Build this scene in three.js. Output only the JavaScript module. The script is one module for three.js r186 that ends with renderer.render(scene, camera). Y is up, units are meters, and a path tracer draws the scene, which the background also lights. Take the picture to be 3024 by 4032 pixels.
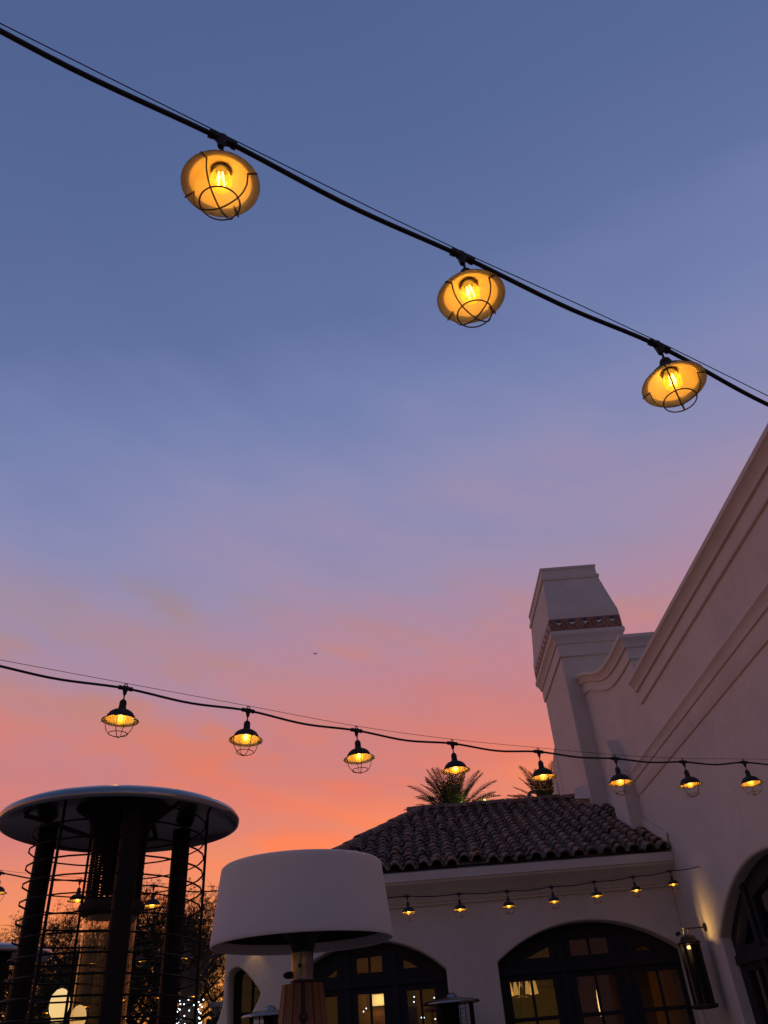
import * as THREE from 'three';
import { mergeGeometries, toCreasedNormals } from 'three/addons/utils/BufferGeometryUtils.js';
import { ImprovedNoise } from 'three/addons/math/ImprovedNoise.js';
import { RoundedBoxGeometry } from 'three/addons/geometries/RoundedBoxGeometry.js';

// ------------------------------------------------------------------ camera, sky, light, exposure
const V = (x, y, z) => new THREE.Vector3(x, y, z);
const R = (d) => d * Math.PI / 180;
const scene = new THREE.Scene();
const camera = new THREE.PerspectiveCamera(67.32, 0.75, 0.05, 12000);
camera.position.set(0, 1.55, 0);
camera.rotation.order = 'YXZ';
camera.rotation.set(R(35.1), 0, R(-4.6));

const renderer = new THREE.WebGLRenderer({ antialias: true });
renderer.toneMapping = THREE.LinearToneMapping;
renderer.toneMappingExposure = 1;
renderer.shadowMap.enabled = true;

const noise = new ImprovedNoise();
const fbm = (x, y, z, o = 4) => { let s = 0, a = 0.5; for (let i = 0; i < o; i++) { s += a * noise.noise(x, y, z); x *= 2.03; y *= 2.03; z *= 2.03; a *= 0.5; } return s; };
const lin = (c) => { c /= 255; return c <= 0.04045 ? c / 12.92 : Math.pow((c + 0.055) / 1.055, 2.4); };
const clamp = (x, a = 0, b = 1) => Math.min(b, Math.max(a, x));
const smooth = (a, b, x) => { const t = clamp((x - a) / (b - a)); return t * t * (3 - 2 * t); };

// dusk sky: air colour by height, warmest round the place where the sun went down
const AIR = [[-90, 60, 40, 30], [-3, 150, 90, 50], [0, 252, 172, 70], [3, 251, 160, 76], [6, 250, 155, 86], [9, 246, 148, 96], [12, 236, 140, 109], [15, 215, 130, 122], [18, 203, 130, 130], [22, 190, 134, 146], [26, 174, 139, 161], [31, 156, 142, 174], [37, 136, 139, 180], [44, 116, 129, 174], [51, 98, 114, 160], [60, 87, 105, 150], [70, 80, 99, 144], [90, 74, 93, 137]]
  .map(([e, ...c]) => [e, ...c.map(lin)]);
const air = (e) => {
  let i = 1; while (i < AIR.length - 1 && AIR[i][0] < e) i++;
  const a = AIR[i - 1], b = AIR[i], t = clamp((e - a[0]) / (b[0] - a[0]));
  return [1, 2, 3].map((k) => a[k] + (b[k] - a[k]) * t);
};
{
  const W = 2048, H = 1024, data = new Float32Array(W * H * 4);
  for (let j = 0; j < H; j++) {
    const el = ((j + 0.5) / H - 0.5) * 180;
    for (let i = 0; i < W; i++) {
      const ang = ((i + 0.5) / W - 0.5) * 2 * Math.PI, ex = Math.cos(ang), ez = Math.sin(ang);
      const az = Math.atan2(ex, -ez) * 180 / Math.PI;           // 0 straight ahead, + to the east of it
      const off = Math.abs(az - 12);
      const y = Math.sin(R(el)), h = Math.cos(R(el));
      // cloud sheets, thin streaks drawn out along the horizon
      const n1 = fbm(ex * h * 2.2 + 7, y * 5.5 + ex * 0.9, ez * h * 2.2, 5), n2 = fbm(ex * h * 5 + 3, y * 16 + ex * 3.4, ez * h * 5 + 1, 5);
      let e = el + 1.5 * smooth(24, 34, el) + 1.2 * smooth(-5, -30, az) + 7 * smooth(15, 75, off) * smooth(2, 30, el) - 2.5 * smooth(-12, 22, az) * smooth(60, 25, off);
      e += (n1 * 9 + n2 * 4) * smooth(6, 22, el) * (1 - 0.75 * smooth(34, 60, el));
      let c = air(el < 0 ? el : Math.max(e, 0.01));
      const day = 1 - 0.42 * smooth(45, 150, off) * (1 - 0.45 * smooth(20, 70, el));
      const ragged = 1.6 * n1 + 1.1 * n2, band = (m, w) => Math.exp(-(((el - (m - 0.27 * az + 5 * ragged)) / w) ** 2)) * smooth(-75, -30, az) * smooth(45, 12, az);
      const streak = clamp(0.75 * band(13.2, 1.5) + 0.45 * band(19.5, 2.2) + 0.35 * band(7.5, 1.3) + smooth(0.05, 0.36, n2 + 0.5 * n1) * 0.8 * smooth(4, 12, el) * (1 - smooth(22, 34, el)) * (1 - smooth(60, 120, off)));
      const cool = smooth(70, 150, off) * (1 - smooth(30, 60, el));
      c = [c[0] * (1 + 0.24 * streak), c[1] * (1 - 0.06 * streak), c[2] * (1 - 0.36 * streak)];
      c = [c[0] * (1 - 0.55 * cool), c[1] * (1 - 0.30 * cool), c[2]];
      const o = (j * W + i) * 4;
      for (let k = 0; k < 3; k++) data[o + k] = c[k] * day;
      data[o + 3] = 1;
    }
  }
  const t = new THREE.DataTexture(data, W, H, THREE.RGBAFormat, THREE.FloatType);
  t.mapping = THREE.EquirectangularReflectionMapping; t.magFilter = THREE.LinearFilter; t.minFilter = THREE.LinearFilter; t.needsUpdate = true;
  scene.background = t; scene.environment = t;
}
// the last of the afterglow, from where the sun has just set
const sun = new THREE.DirectionalLight(new THREE.Color(1, 0.55, 0.32), 0.05);
sun.position.set(12, 3.5, -60); sun.target.position.set(0, 0, 0);
sun.castShadow = true; sun.shadow.radius = 40;
Object.assign(sun.shadow.camera, { left: -30, right: 30, top: 30, bottom: -30, far: 200 });
scene.add(sun, sun.target);

// ------------------------------------------------------------------ helpers
let seed = 7;
const rnd = () => { seed = (seed * 1664525 + 1013904223) >>> 0; return seed / 4294967296; };
const rr = (a, b) => a + (b - a) * rnd();
const taken = new Map();
const numbered = (n) => { const k = taken.get(n) ?? 0; taken.set(n, k + 1); return k ? n + '_' + String(k).padStart(3, '0') : n; };
function thing(name, label, category, pos = [0, 0, 0], turn = 0, group) {
  const o = new THREE.Group(); o.name = numbered(name); o.position.set(...pos); o.rotation.y = turn;
  o.userData = { label, category }; if (group) o.userData.group = group;
  scene.add(o); return o;
}
function part(name, geo, mat, parent, label) {
  const m = new THREE.Mesh(geo, mat); m.name = name; m.castShadow = m.receiveShadow = true;
  if (label) m.userData.label = label;
  parent.add(m); return m;
}
function sub(name, parent) { const g = new THREE.Group(); g.name = name; parent.add(g); return g; }
function structure(name, geo, mat, label) { const m = part(name, geo, mat, scene); m.userData = { kind: 'structure', label, category: name.replace('_', ' ') }; return m; }
const merged = (list) => mergeGeometries(list.map((g) => { const n = g.index ? g.toNonIndexed() : g; for (const k of Object.keys(n.attributes)) if (!['position', 'normal', 'uv'].includes(k)) n.deleteAttribute(k); if (!n.attributes.uv) n.setAttribute('uv', new THREE.Float32BufferAttribute(new Float32Array(n.attributes.position.count * 2), 2)); n.clearGroups(); return n; }), false);
function uvM(g0) {     // uv in metres by the way each face points
  const g = g0.index ? g0.toNonIndexed() : g0, p = g.attributes.position, uv = new Float32Array(p.count * 2), a = V(), b = V(), c = V(), n = V();
  if (!g.attributes.normal) g.computeVertexNormals();
  for (let i = 0; i < p.count; i += 3) {
    a.fromBufferAttribute(p, i); b.fromBufferAttribute(p, i + 1); c.fromBufferAttribute(p, i + 2);
    n.crossVectors(b.clone().sub(a), c.clone().sub(a));
    const X = Math.abs(n.x), Y = Math.abs(n.y), Z = Math.abs(n.z);
    [a, b, c].forEach((q, k) => { const u = X >= Y && X >= Z ? [q.z, q.y] : Y >= Z ? [q.x, q.z] : [q.x, q.y]; uv[(i + k) * 2] = u[0]; uv[(i + k) * 2 + 1] = u[1]; });
  }
  g.setAttribute('uv', new THREE.BufferAttribute(uv, 2)); g.clearGroups();
  return g;
}
const box = (x0, x1, y0, y1, z0, z1, r = 0.006) => { const w = x1 - x0, h = y1 - y0, d = z1 - z0; const g = r ? new RoundedBoxGeometry(w, h, d, 1, Math.min(r, w / 2.2, h / 2.2, d / 2.2)) : new THREE.BoxGeometry(w, h, d); return uvM(g.translate((x0 + x1) / 2, (y0 + y1) / 2, (z0 + z1) / 2)); };
const tube = (pts, r, seg = 24, rs = 6, closed = false) => new THREE.TubeGeometry(new THREE.CatmullRomCurve3(pts, closed, 'centripetal'), seg, r, rs, closed);
const lathe = (pts, n = 32) => new THREE.LatheGeometry(pts.map(([x, y]) => new THREE.Vector2(x, y)), n);
const rod = (a, b, r0, r1 = r0, n = 7) => { const d = b.clone().sub(a), l = d.length(); const g = new THREE.CylinderGeometry(r1, r0, l, n, 1); g.translate(0, l / 2, 0); g.applyQuaternion(new THREE.Quaternion().setFromUnitVectors(V(0, 1, 0), d.normalize())); return g.translate(a.x, a.y, a.z); };
function sweep(rows, caps = true) {       // rows of points, each row one cross-section (not closed)
  const P = [], n = rows[0].length;
  const tri = (a, b, c) => P.push(...a.toArray(), ...b.toArray(), ...c.toArray());
  for (let i = 0; i + 1 < rows.length; i++) for (let k = 0; k + 1 < n; k++) { tri(rows[i][k], rows[i + 1][k], rows[i][k + 1]); tri(rows[i + 1][k], rows[i + 1][k + 1], rows[i][k + 1]); }
  if (caps) for (const r of [rows[0], rows[rows.length - 1]]) {
    const e1 = r[n - 1].clone().sub(r[0]).normalize(); let e2 = V();
    for (const q of r) { const d = q.clone().sub(r[0]); d.addScaledVector(e1, -d.dot(e1)); if (d.length() > e2.length()) e2 = d; }
    e2.normalize();
    const flat = r.map((q) => { const d = q.clone().sub(r[0]); return new THREE.Vector2(d.dot(e1), d.dot(e2)); });
    for (const [a, b, c] of THREE.ShapeUtils.triangulateShape(flat, [])) tri(r[a], r[b], r[c]);
  }
  const g = new THREE.BufferGeometry(); g.setAttribute('position', new THREE.Float32BufferAttribute(P, 3)); g.computeVertexNormals();
  return uvM(toCreasedNormals(g, R(28)));
}
function slab(outline, holes, thick, bevel = 0.02, curve = 10) {     // an upright plate: x, y outline, front face at z = 0, back at z = -thick
  const s = new THREE.Shape(outline.map(([x, y]) => new THREE.Vector2(x, y)));
  for (const h of holes) s.holes.push(new THREE.Path(h.map(([x, y]) => new THREE.Vector2(x, y))));
  const g = new THREE.ExtrudeGeometry(s, { depth: thick - 2 * bevel, bevelEnabled: bevel > 0, bevelThickness: bevel, bevelSize: bevel, bevelOffset: -bevel, bevelSegments: 3, curveSegments: curve });
  g.translate(0, 0, bevel - thick);
  return uvM(g);
}
const arc = (cx, cy, r, a0, a1, n) => Array.from({ length: n + 1 }, (_, i) => { const a = a0 + (a1 - a0) * i / n; return [cx + r * Math.cos(a), cy + r * Math.sin(a)]; });
function archPath(x0, x1, y0, cx, cy, r, n = 28) {      // segmental arch on upright sides
  const a0 = Math.acos((x1 - cx) / r), a1 = Math.acos((x0 - cx) / r);
  return [[x0, y0], [x1, y0], ...arc(cx, cy, r, a0, a1, n)];
}
const SIDE = new THREE.Matrix4().makeBasis(V(0, 0, -1), V(0, 1, 0), V(1, 0, 0));     // a plate's x runs away from us, its back to +x

// ------------------------------------------------------------------ textures and materials
function tex(size, f, rep, srgb = true) {
  const d = new Uint8Array(size * size * 4);
  for (let j = 0; j < size; j++) for (let i = 0; i < size; i++) { const c = f(i / size, j / size), o = (j * size + i) * 4; for (let k = 0; k < 3; k++) d[o + k] = clamp(Array.isArray(c) ? c[k] : c) * 255; d[o + 3] = 255; }
  const t = new THREE.DataTexture(d, size, size); t.wrapS = t.wrapT = THREE.RepeatWrapping; t.magFilter = THREE.LinearFilter; t.minFilter = THREE.LinearMipmapLinearFilter; t.generateMipmaps = true; t.repeat.set(...(Array.isArray(rep) ? rep : [rep, rep]));
  if (srgb) t.colorSpace = THREE.SRGBColorSpace; t.needsUpdate = true; return t;
}
const loop = (f) => (u, v) => {            // makes noise meet itself at the edges
  const a = f(u, v), b = f(u - 1, v), c = f(u, v - 1), d = f(u - 1, v - 1); return (a * (1 - u) + b * u) * (1 - v) + (c * (1 - u) + d * u) * v;
};
const stuccoBump = tex(512, loop((u, v) => 0.5 + 0.9 * fbm(u * 14, v * 14, 3, 5) + 0.25 * fbm(u * 60, v * 60, 9, 2)), 0.8, false);
const stuccoTone = tex(512, (() => { const a = loop((u, v) => fbm(u * 5, v * 5, 20, 5)), b = loop((u, v) => fbm(u * 40, v * 30, 5, 3)); return (u, v) => { const k = 0.93 + 0.10 * a(u, v) + 0.05 * b(u, v); return [k, k * 0.985, k * 0.965]; }; })(), 0.21);
const tileTone = tex(256, (() => { const a = loop((u, v) => fbm(u * 6, v * 6, 40, 5)), b = loop((u, v) => fbm(u * 22, v * 22, 44, 4)); return (u, v) => { const k = 0.78 + 0.75 * a(u, v) + 0.45 * b(u, v), g = clamp(0.5 + 1.6 * a(v, u)); return [k, k * (0.93 + 0.07 * g), k * (0.88 + 0.12 * g)]; }; })(), 2.3);
const tileBump = tex(256, loop((u, v) => 0.5 + 0.8 * fbm(u * 18, v * 18, 50, 5)), 2.3, false);
const woodTone = tex(256, (() => { const a = loop((u, v) => fbm(u * 26, v * 2.2, 60, 5)), b = loop((u, v) => fbm(u * 4, v * 3, 65, 3)); return (u, v) => { const k = 0.82 + 0.55 * a(u, v) + 0.35 * b(u, v); return [k, k * 0.97, k * 0.93]; }; })(), [4, 0.8]);
const clothBump = tex(256, (u, v) => 0.5 + 0.25 * Math.sin(u * Math.PI * 2 * 60) + 0.25 * Math.sin(v * Math.PI * 2 * 60), 9, false);
const dustTone = tex(256, (() => { const a = loop((u, v) => fbm(u * 7, v * 7, 80, 6)); return (u, v) => 0.55 + 0.9 * a(u, v); })(), 1.6, false);
const std = (o) => new THREE.MeshStandardMaterial(o);
const rgb = (r, g, b) => new THREE.Color().setRGB(r, g, b);
const M = {
  stucco: std({ color: rgb(0.80, 0.755, 0.68), map: stuccoTone, roughness: 0.95, bumpMap: stuccoBump, bumpScale: 0.006 }),
  trim: std({ color: rgb(0.80, 0.755, 0.68), map: stuccoTone, roughness: 0.95, bumpMap: stuccoBump, bumpScale: 0.003 }),
  door: std({ color: rgb(0.006, 0.0075, 0.012), roughness: 0.75 }),
  glass: new THREE.MeshPhysicalMaterial({ color: rgb(0.9, 0.9, 0.88), transmission: 1, roughness: 0.02, ior: 1.5, thickness: 0 }),
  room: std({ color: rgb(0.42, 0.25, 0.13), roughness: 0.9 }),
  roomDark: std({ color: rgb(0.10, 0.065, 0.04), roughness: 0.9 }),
  iron: std({ color: rgb(0.022, 0.019, 0.017), roughness: 0.55, metalness: 0.4 }),
  cable: std({ color: rgb(0.013, 0.012, 0.013), roughness: 0.6 }),
  bronze: std({ color: rgb(0.034, 0.026, 0.021), roughness: 0.85 }),
  cage: std({ color: rgb(0.13, 0.095, 0.065), roughness: 0.8 }),
  reflector: std({ color: rgb(0.55, 0.46, 0.30), roughness: 0.75 }),
  bulb: new THREE.MeshPhysicalMaterial({ color: rgb(1, 0.74, 0.30), transmission: 0.8, roughness: 0.06, ior: 1.45, thickness: 0, emissive: rgb(1, 0.52, 0.03), emissiveIntensity: 1.7 }),
  filament: std({ color: rgb(0, 0, 0), emissive: rgb(1, 0.74, 0.30), emissiveIntensity: 10 }),
  heater: new THREE.MeshPhysicalMaterial({ color: rgb(0.007, 0.0055, 0.005), roughness: 0.6, specularIntensity: 0.4 }),
  heaterTop: std({ color: rgb(0.33, 0.325, 0.32), roughness: 0.5, metalness: 1, roughnessMap: dustTone }),
  heaterUnder: std({ color: rgb(0.22, 0.19, 0.165), roughness: 0.22, metalness: 1 }),
  steel: std({ color: rgb(0.20, 0.195, 0.19), roughness: 0.6, metalness: 1, roughnessMap: dustTone }),
  shade: std({ color: rgb(0.74, 0.71, 0.65), roughness: 1, bumpMap: clothBump, bumpScale: 0.0005 }),
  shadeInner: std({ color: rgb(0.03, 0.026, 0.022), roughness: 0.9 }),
  tube: new THREE.MeshPhysicalMaterial({ color: rgb(0.86, 0.80, 0.72), transmission: 1, roughness: 0.04, ior: 1.47, thickness: 0 }),
  ground: std({ color: rgb(0.30, 0.25, 0.21), map: stuccoTone, roughness: 0.95, bumpMap: stuccoBump, bumpScale: 0.004 }),
  bark: std({ color: rgb(0.060, 0.042, 0.030), roughness: 1, bumpMap: tileBump, bumpScale: 0.02 }),
  leaf: std({ color: rgb(0.050, 0.052, 0.020), roughness: 1, side: THREE.DoubleSide }),
  frond: std({ color: rgb(0.060, 0.075, 0.028), roughness: 0.8, side: THREE.DoubleSide }),
  hedge: std({ color: rgb(0.030, 0.036, 0.014), roughness: 1, side: THREE.DoubleSide }),
};
const tileMats = [[0.37, 0.235, 0.165], [0.30, 0.20, 0.15], [0.43, 0.285, 0.205], [0.25, 0.175, 0.135], [0.36, 0.26, 0.20], [0.44, 0.24, 0.155]].map((c) => std({ color: rgb(...c), map: tileTone, roughness: 0.95, bumpMap: tileBump, bumpScale: 0.006 }));
const woodMats = [[0.40, 0.21, 0.10], [0.34, 0.17, 0.08], [0.45, 0.24, 0.12]].map((c) => std({ color: rgb(...c), map: woodTone, roughness: 0.7 }));
const lampGlow = (r, g, b, k) => std({ color: rgb(0.6, 0.55, 0.45), emissive: rgb(r, g, b), emissiveIntensity: k, roughness: 0.6 });

// ------------------------------------------------------------------ ground
structure('ground', (() => { const g = new THREE.CircleGeometry(6000, 96).rotateX(-Math.PI / 2); const p = g.attributes.position, uv = g.attributes.uv; for (let i = 0; i < p.count; i++) uv.setXY(i, p.getX(i), p.getZ(i)); return g; })(), M.ground, 'pale paved patio ground reaching away under everything');

// ------------------------------------------------------------------ the tiled wing that faces us
const wing = thing('tiled_wing', 'low white stucco wing with clay tile roof and arched dark doors', 'building', [0, 0, -12]);
{
  const w1 = archPath(-1.75, 0.346, 0.12, -0.70, 1.284, 1.552), w2 = archPath(1.04, 3.53, 0.12, 2.285, 0.784, 2.087);
  const w3 = [[-2.56, 0.12], [-2.33, 0.12], [-2.34, 1.8], [-2.293, 2.09], [-2.205, 2.233], [-2.168, 2.322], [-2.20, 2.37], [-2.285, 2.477], [-2.36, 2.557], [-2.436, 2.621], [-2.475, 2.641], [-2.51, 2.647], [-2.545, 2.638], [-2.575, 2.62], [-2.603, 2.585], [-2.616, 2.53], [-2.612, 2.262], [-2.60, 2.05]].map(([x, y]) => [x + 0.012, y]);
  const outline = [[-2.95, 0], [3.6, 0], [3.6, 3.5], [-1.9, 3.5], [-1.9, 3.15], [-2.655, 3.15], [-2.655, 2.8], [-2.655, 2.36], [-2.665, 2.2], [-2.70, 2.08], [-2.76, 1.96], [-2.85, 1.8], [-2.92, 1.6], [-2.95, 1.3]];
  part('wall', slab(outline, [w1, w2, w3], 0.42, 0.022), M.stucco, wing);

  // eave cornice: plain fascia, cove, bead
  const prof = [[0, 3.58], [0.40, 3.58], [0.40, 3.47], [0.375, 3.465], [0.37, 3.44], [0.33, 3.415], [0.27, 3.385], [0.20, 3.345], [0.14, 3.30], [0.09, 3.255], [0.075, 3.235], [0.05, 3.23], [0.048, 3.205], [0, 3.20]];
  part('eave_cornice', sweep([-1.95, 0.4, 3.598].map((x) => prof.map(([o, y]) => V(x, y, o)))), M.trim, wing);

  // french doors set back in the two big arches
  const doors = (x0, x1, cols, path, pathIn, rows, topHoles) => {
    const d = sub('french_door', wing);
    const holes = [];
    for (const [a, b] of cols) for (const [y0, y1] of rows) holes.push([[a, y0], [b, y0], [b, y1], [a, y1]]);
    const g = slab(path, [...holes, ...topHoles], 0.07, 0.006); g.translate(0, 0, -0.25); part('frame', g, M.door, d);
    const bar = (a, b, c, e, z0, z1) => part('muntin', box(a, b, c, e, z0, z1, 0.004), M.door, d);
    for (const [a, b] of cols) {
      for (const [y0, y1] of rows) {
        part('pane', box(a - 0.01, b + 0.01, y0 - 0.01, y1 + 0.01, -0.292, -0.288, 0), M.glass, d);
        const m = (a + b) / 2; bar(m - 0.016, m + 0.016, y0, y1, -0.31, -0.262);
      }
    }
    for (const h of topHoles) { const s = new THREE.Shape(h.map(([x, y]) => new THREE.Vector2(x, y))); part('pane', uvM(new THREE.ExtrudeGeometry(s, { depth: 0.004, bevelEnabled: false }).translate(0, 0, -0.292)), M.glass, d); if (h.length === 4 && h[1][0] - h[0][0] > 0.3) { const m = (h[0][0] + h[1][0]) / 2; bar(m - 0.016, m + 0.016, h[0][1], h[2][1], -0.31, -0.262); } }
    part('transom_bar', box(x0 + 0.02, x1 - 0.02, 2.30, 2.385, -0.27, -0.205, 0.012), M.door, d);
    for (let i = 0; i + 1 < cols.length; i++) { const m = (cols[i][1] + cols[i + 1][0]) / 2; part('post', box(m - 0.05, m + 0.05, 0.03, 2.72, -0.27, -0.215, 0.01), M.door, d); }
    return d;
  };
  const rows = [[1.82, 2.232], [1.375, 1.775], [0.93, 1.33], [0.485, 0.885]];
  doors(1.04, 3.53, [[1.19, 1.775], [2.09, 2.612], [2.91, 3.475]], archPath(1.02, 3.55, 0.01, 2.285, 0.784, 2.11), null, rows,
    [[[2.08, 2.48], [2.605, 2.48], [2.605, 2.675], [2.08, 2.675]], [[1.455, 2.49], [1.785, 2.49], [1.785, 2.617]], [[2.93, 2.48], [3.20, 2.478], [3.06, 2.545], [2.93, 2.598]]]);
  doors(-1.75, 0.346, [[-1.55, -1.16], [-0.88, -0.53], [-0.213, 0.165]], archPath(-1.77, 0.366, 0.01, -0.70, 1.284, 1.575), null, rows,
    [[[-0.88, 2.477], [-0.528, 2.477], [-0.528, 2.672], [-0.88, 2.655]], [[-1.29, 2.455], [-1.157, 2.455], [-1.157, 2.55]], [[-0.23, 2.492], [-0.03, 2.495], [-0.12, 2.55], [-0.23, 2.598]]]);
  // the deep side arch: a glazed door across it
  const sd = sub('side_door', wing);
  part('frame', slab([[-2.60, 0.02], [-2.05, 0.02], [-2.05, 2.66], [-2.60, 2.66]], [[[-2.50, 0.2], [-2.36, 0.2], [-2.36, 2.08], [-2.50, 2.08]], [[-2.33, 0.2], [-2.12, 0.2], [-2.12, 2.08], [-2.33, 2.08]], [[-2.50, 2.14], [-2.36, 2.14], [-2.36, 2.6], [-2.50, 2.6]], [[-2.33, 2.14], [-2.12, 2.14], [-2.12, 2.6], [-2.33, 2.6]]], 0.05, 0.005).translate(0, 0, -0.43), M.door, sd);
  for (const [a, b, c, e] of [[-2.51, -2.35, 0.19, 2.09], [-2.34, -2.11, 0.19, 2.09], [-2.51, -2.35, 2.13, 2.61], [-2.34, -2.11, 2.13, 2.61]]) part('pane', box(a, b, c, e, -0.457, -0.453, 0), M.glass, sd);

  part('side_wall', box(-2.662, -2.645, 0, 3.14, -5.0, -0.425, 0), M.stucco, wing);
  // the dining room behind the glass
  const wl = (n, a, m = M.room) => part(n, box(...a, 0), m, wing);
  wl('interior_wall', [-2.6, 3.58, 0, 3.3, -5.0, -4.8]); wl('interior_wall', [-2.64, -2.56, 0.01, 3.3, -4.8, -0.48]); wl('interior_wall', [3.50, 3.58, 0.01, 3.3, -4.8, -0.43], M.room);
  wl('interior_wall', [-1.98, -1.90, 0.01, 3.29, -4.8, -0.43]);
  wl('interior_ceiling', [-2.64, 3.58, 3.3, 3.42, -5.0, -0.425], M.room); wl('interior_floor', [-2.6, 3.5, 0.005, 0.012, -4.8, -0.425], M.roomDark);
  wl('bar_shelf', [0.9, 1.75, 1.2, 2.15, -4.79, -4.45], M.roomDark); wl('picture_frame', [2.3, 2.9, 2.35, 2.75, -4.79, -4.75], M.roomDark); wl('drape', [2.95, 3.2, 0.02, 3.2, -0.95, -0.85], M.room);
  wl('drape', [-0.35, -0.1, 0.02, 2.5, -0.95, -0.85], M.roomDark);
}
// roof of the wing
{
  const roof = sub('roof', wing);
  const ze = 0.42, ye = 3.62, zr = -3.25, yr = 5.25;                    // eave and ridge, from the wing's own origin
  const run = ze - zr, rise = yr - ye, len = Math.hypot(run, rise), cs = run / len, sn = rise / len;
  const up = V(0, sn, -cs), nrm = V(0, cs, sn);
  const at = (x, s, n) => V(x, ye + up.y * s + nrm.y * n, ze + up.z * s + nrm.z * n);
  const hipX = (s) => -1.72 + (0.20 + 1.72) * s / len;
  // boards under the tiles, front slope, hip end and back slope
  const quad = (a, b, c, d) => [a, b, c, a, c, d].flatMap((p) => p.toArray());
  const deck = new THREE.BufferGeometry();
  const e0 = at(hipX(0.12), 0.12, -0.03), e1 = at(3.598, 0.12, -0.03), r0 = at(0.2, len, -0.03), r1 = at(3.598, len, -0.03), b0 = V(hipX(0), ye - 0.05, -6.9), b1 = V(3.598, ye - 0.05, -6.9), l0 = V(-2.9, 3.5, 0.3), l1 = V(-2.9, 3.5, -6.9);
  deck.setAttribute('position', new THREE.Float32BufferAttribute([...quad(e0, e1, r1, r0), ...quad(r0, r1, b1, b0), ...[e0, r0, b0].flatMap((p) => p.toArray()), ...quad(V(-2.6, 3.44, -0.05), V(-1.72, 3.44, -0.05), V(-1.72, 3.44, -6.9), V(-2.6, 3.44, -6.9)), ...quad(V(-1.9, 3.49, 0.3), V(3.598, 3.49, 0.3), V(3.598, 3.49, -0.4), V(-1.9, 3.49, -0.4))], 3));
  deck.computeVertexNormals(); part('roof_deck', uvM(deck), tileMats[3], roof);
  part('eave_flashing', uvM(rod(at(-1.6, 0.02, -0.045), at(3.59, 0.02, -0.045), 0.012)), M.steel, roof);
  // one S-shaped clay tile: a barrel and its pan, with a lip at the lower end
  const w = 0.197, L = 0.30, ts = [-0.5, -0.43, -0.36, -0.30, -0.2, -0.07, 0.07, 0.2, 0.30, 0.36, 0.43, 0.5];
  const hgt = (t, k) => (Math.abs(t) < 0.36 ? 0.074 * k * Math.sqrt(Math.max(0, 1 - (t / 0.365) ** 2)) : 0) - 0.012 * smooth(0.33, 0.5, Math.abs(t));
  const tileGeo = (v) => {
    const top0 = ts.map((t) => V(t * w * 1.02, hgt(t, 1) + 0.022 + 0.003 * Math.sin(9 * t + v), 0)), top1 = ts.map((t) => V(t * w * (0.93), hgt(t, 0.88) - 0.004, L)), lip = ts.map((t) => V(t * w * 0.99, hgt(t, 0.86) + 0.006, 0.004));
    const g = sweep([lip, top0, top1], false);
    const p = g.attributes.position, uv = g.attributes.uv;          // across, up the slope
    for (let i = 0; i < p.count; i++) { uv.setXY(i, p.getX(i) * 1.4 + v * 0.37, p.getZ(i) + v * 0.61); }
    return g;
  };
  const geos = [0, 1, 2, 3].map(tileGeo);
  const frame = new THREE.Matrix4().makeBasis(V(-1, 0, 0), nrm, up);
  const rowsN = Math.floor(len / 0.222), far = [], near = [];
  for (let r = 0; r < rowsN; r++) for (let c = 0; c < 28; c++) {
    const x = 3.5 - c * w, s = r * 0.222 + 0.02;
    if (x < hipX(s + 0.1) - 0.02) continue;
    if (x > 3.22 && x < 3.6 && s > 3.05) continue;                     // the chimney stands here
    const jag = r === 0 ? rr(-0.05, 0.03) : rr(-0.035, 0.035);
    const m = new THREE.Matrix4().copy(frame).setPosition(at(x + rr(-0.006, 0.006), s + jag, rr(-0.004, 0.006)));
    m.multiply(new THREE.Matrix4().makeRotationFromEuler(new THREE.Euler(rr(-0.04, 0.03), rr(-0.06, 0.06), rr(-0.07, 0.07))));
    const hidden = x < -0.45 - 0.1 + s * 0.18;
    if (r === 0 && (c === 13 || c === 14)) continue;                    // the gap where two eave tiles have slipped
    (hidden ? far : near).push([m, Math.floor(rnd() * 4), Math.floor(rnd() * 6), r]);
  }
  near.forEach(([m, k, c], i) => {
    if (i >= 296) { far.push([m, k, c]); return; }
    const t = part('roof_tile', geos[k], tileMats[c], roof); t.applyMatrix4(m);
  });
  if (far.length) for (const c of [0]) { const rest = part('remaining_roof_tiles', merged(far.map(([m, k]) => geos[k].clone().applyMatrix4(m))), tileMats[1], roof); rest.userData.kind = 'stuff'; }
  // slipped tile and the caps along ridge and hip
  const slip = part('roof_tile', geos[1], tileMats[5], roof); slip.applyMatrix4(new THREE.Matrix4().copy(frame).setPosition(at(3.5 - 13.1 * w, 0.17, 0.0)).multiply(new THREE.Matrix4().makeRotationY(0.22)));
  const cap = (() => { const ang = Array.from({ length: 9 }, (_, i) => Math.PI * i / 8); return sweep([ang.map((a) => V(0.082 * Math.cos(a), 0.072 * Math.sin(a) + 0.0, 0.004)), ang.map((a) => V(0.098 * Math.cos(a), 0.088 * Math.sin(a), 0)), ang.map((a) => V(0.085 * Math.cos(a), 0.074 * Math.sin(a), 0.42))], false); })();
  const capRow = (name, a, b, n, side) => { const d = b.clone().sub(a).normalize(), xx = V().crossVectors(side, d).normalize(), yy = V().crossVectors(d, xx); for (let i = 0; i < n; i++) { const p = a.clone().lerp(b, i / n); const m = part(name, cap, tileMats[(i * 5 + 2) % 6], roof); m.applyMatrix4(new THREE.Matrix4().makeBasis(xx, yy, d).setPosition(p.add(V(rr(-0.008, 0.008), rr(-0.005, 0.012), 0)))); } };
  capRow('hip_tile', at(hipX(0), 0.0, 0.03), at(0.2, len, 0.03), 11, V(0, 1, 0));
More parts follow.
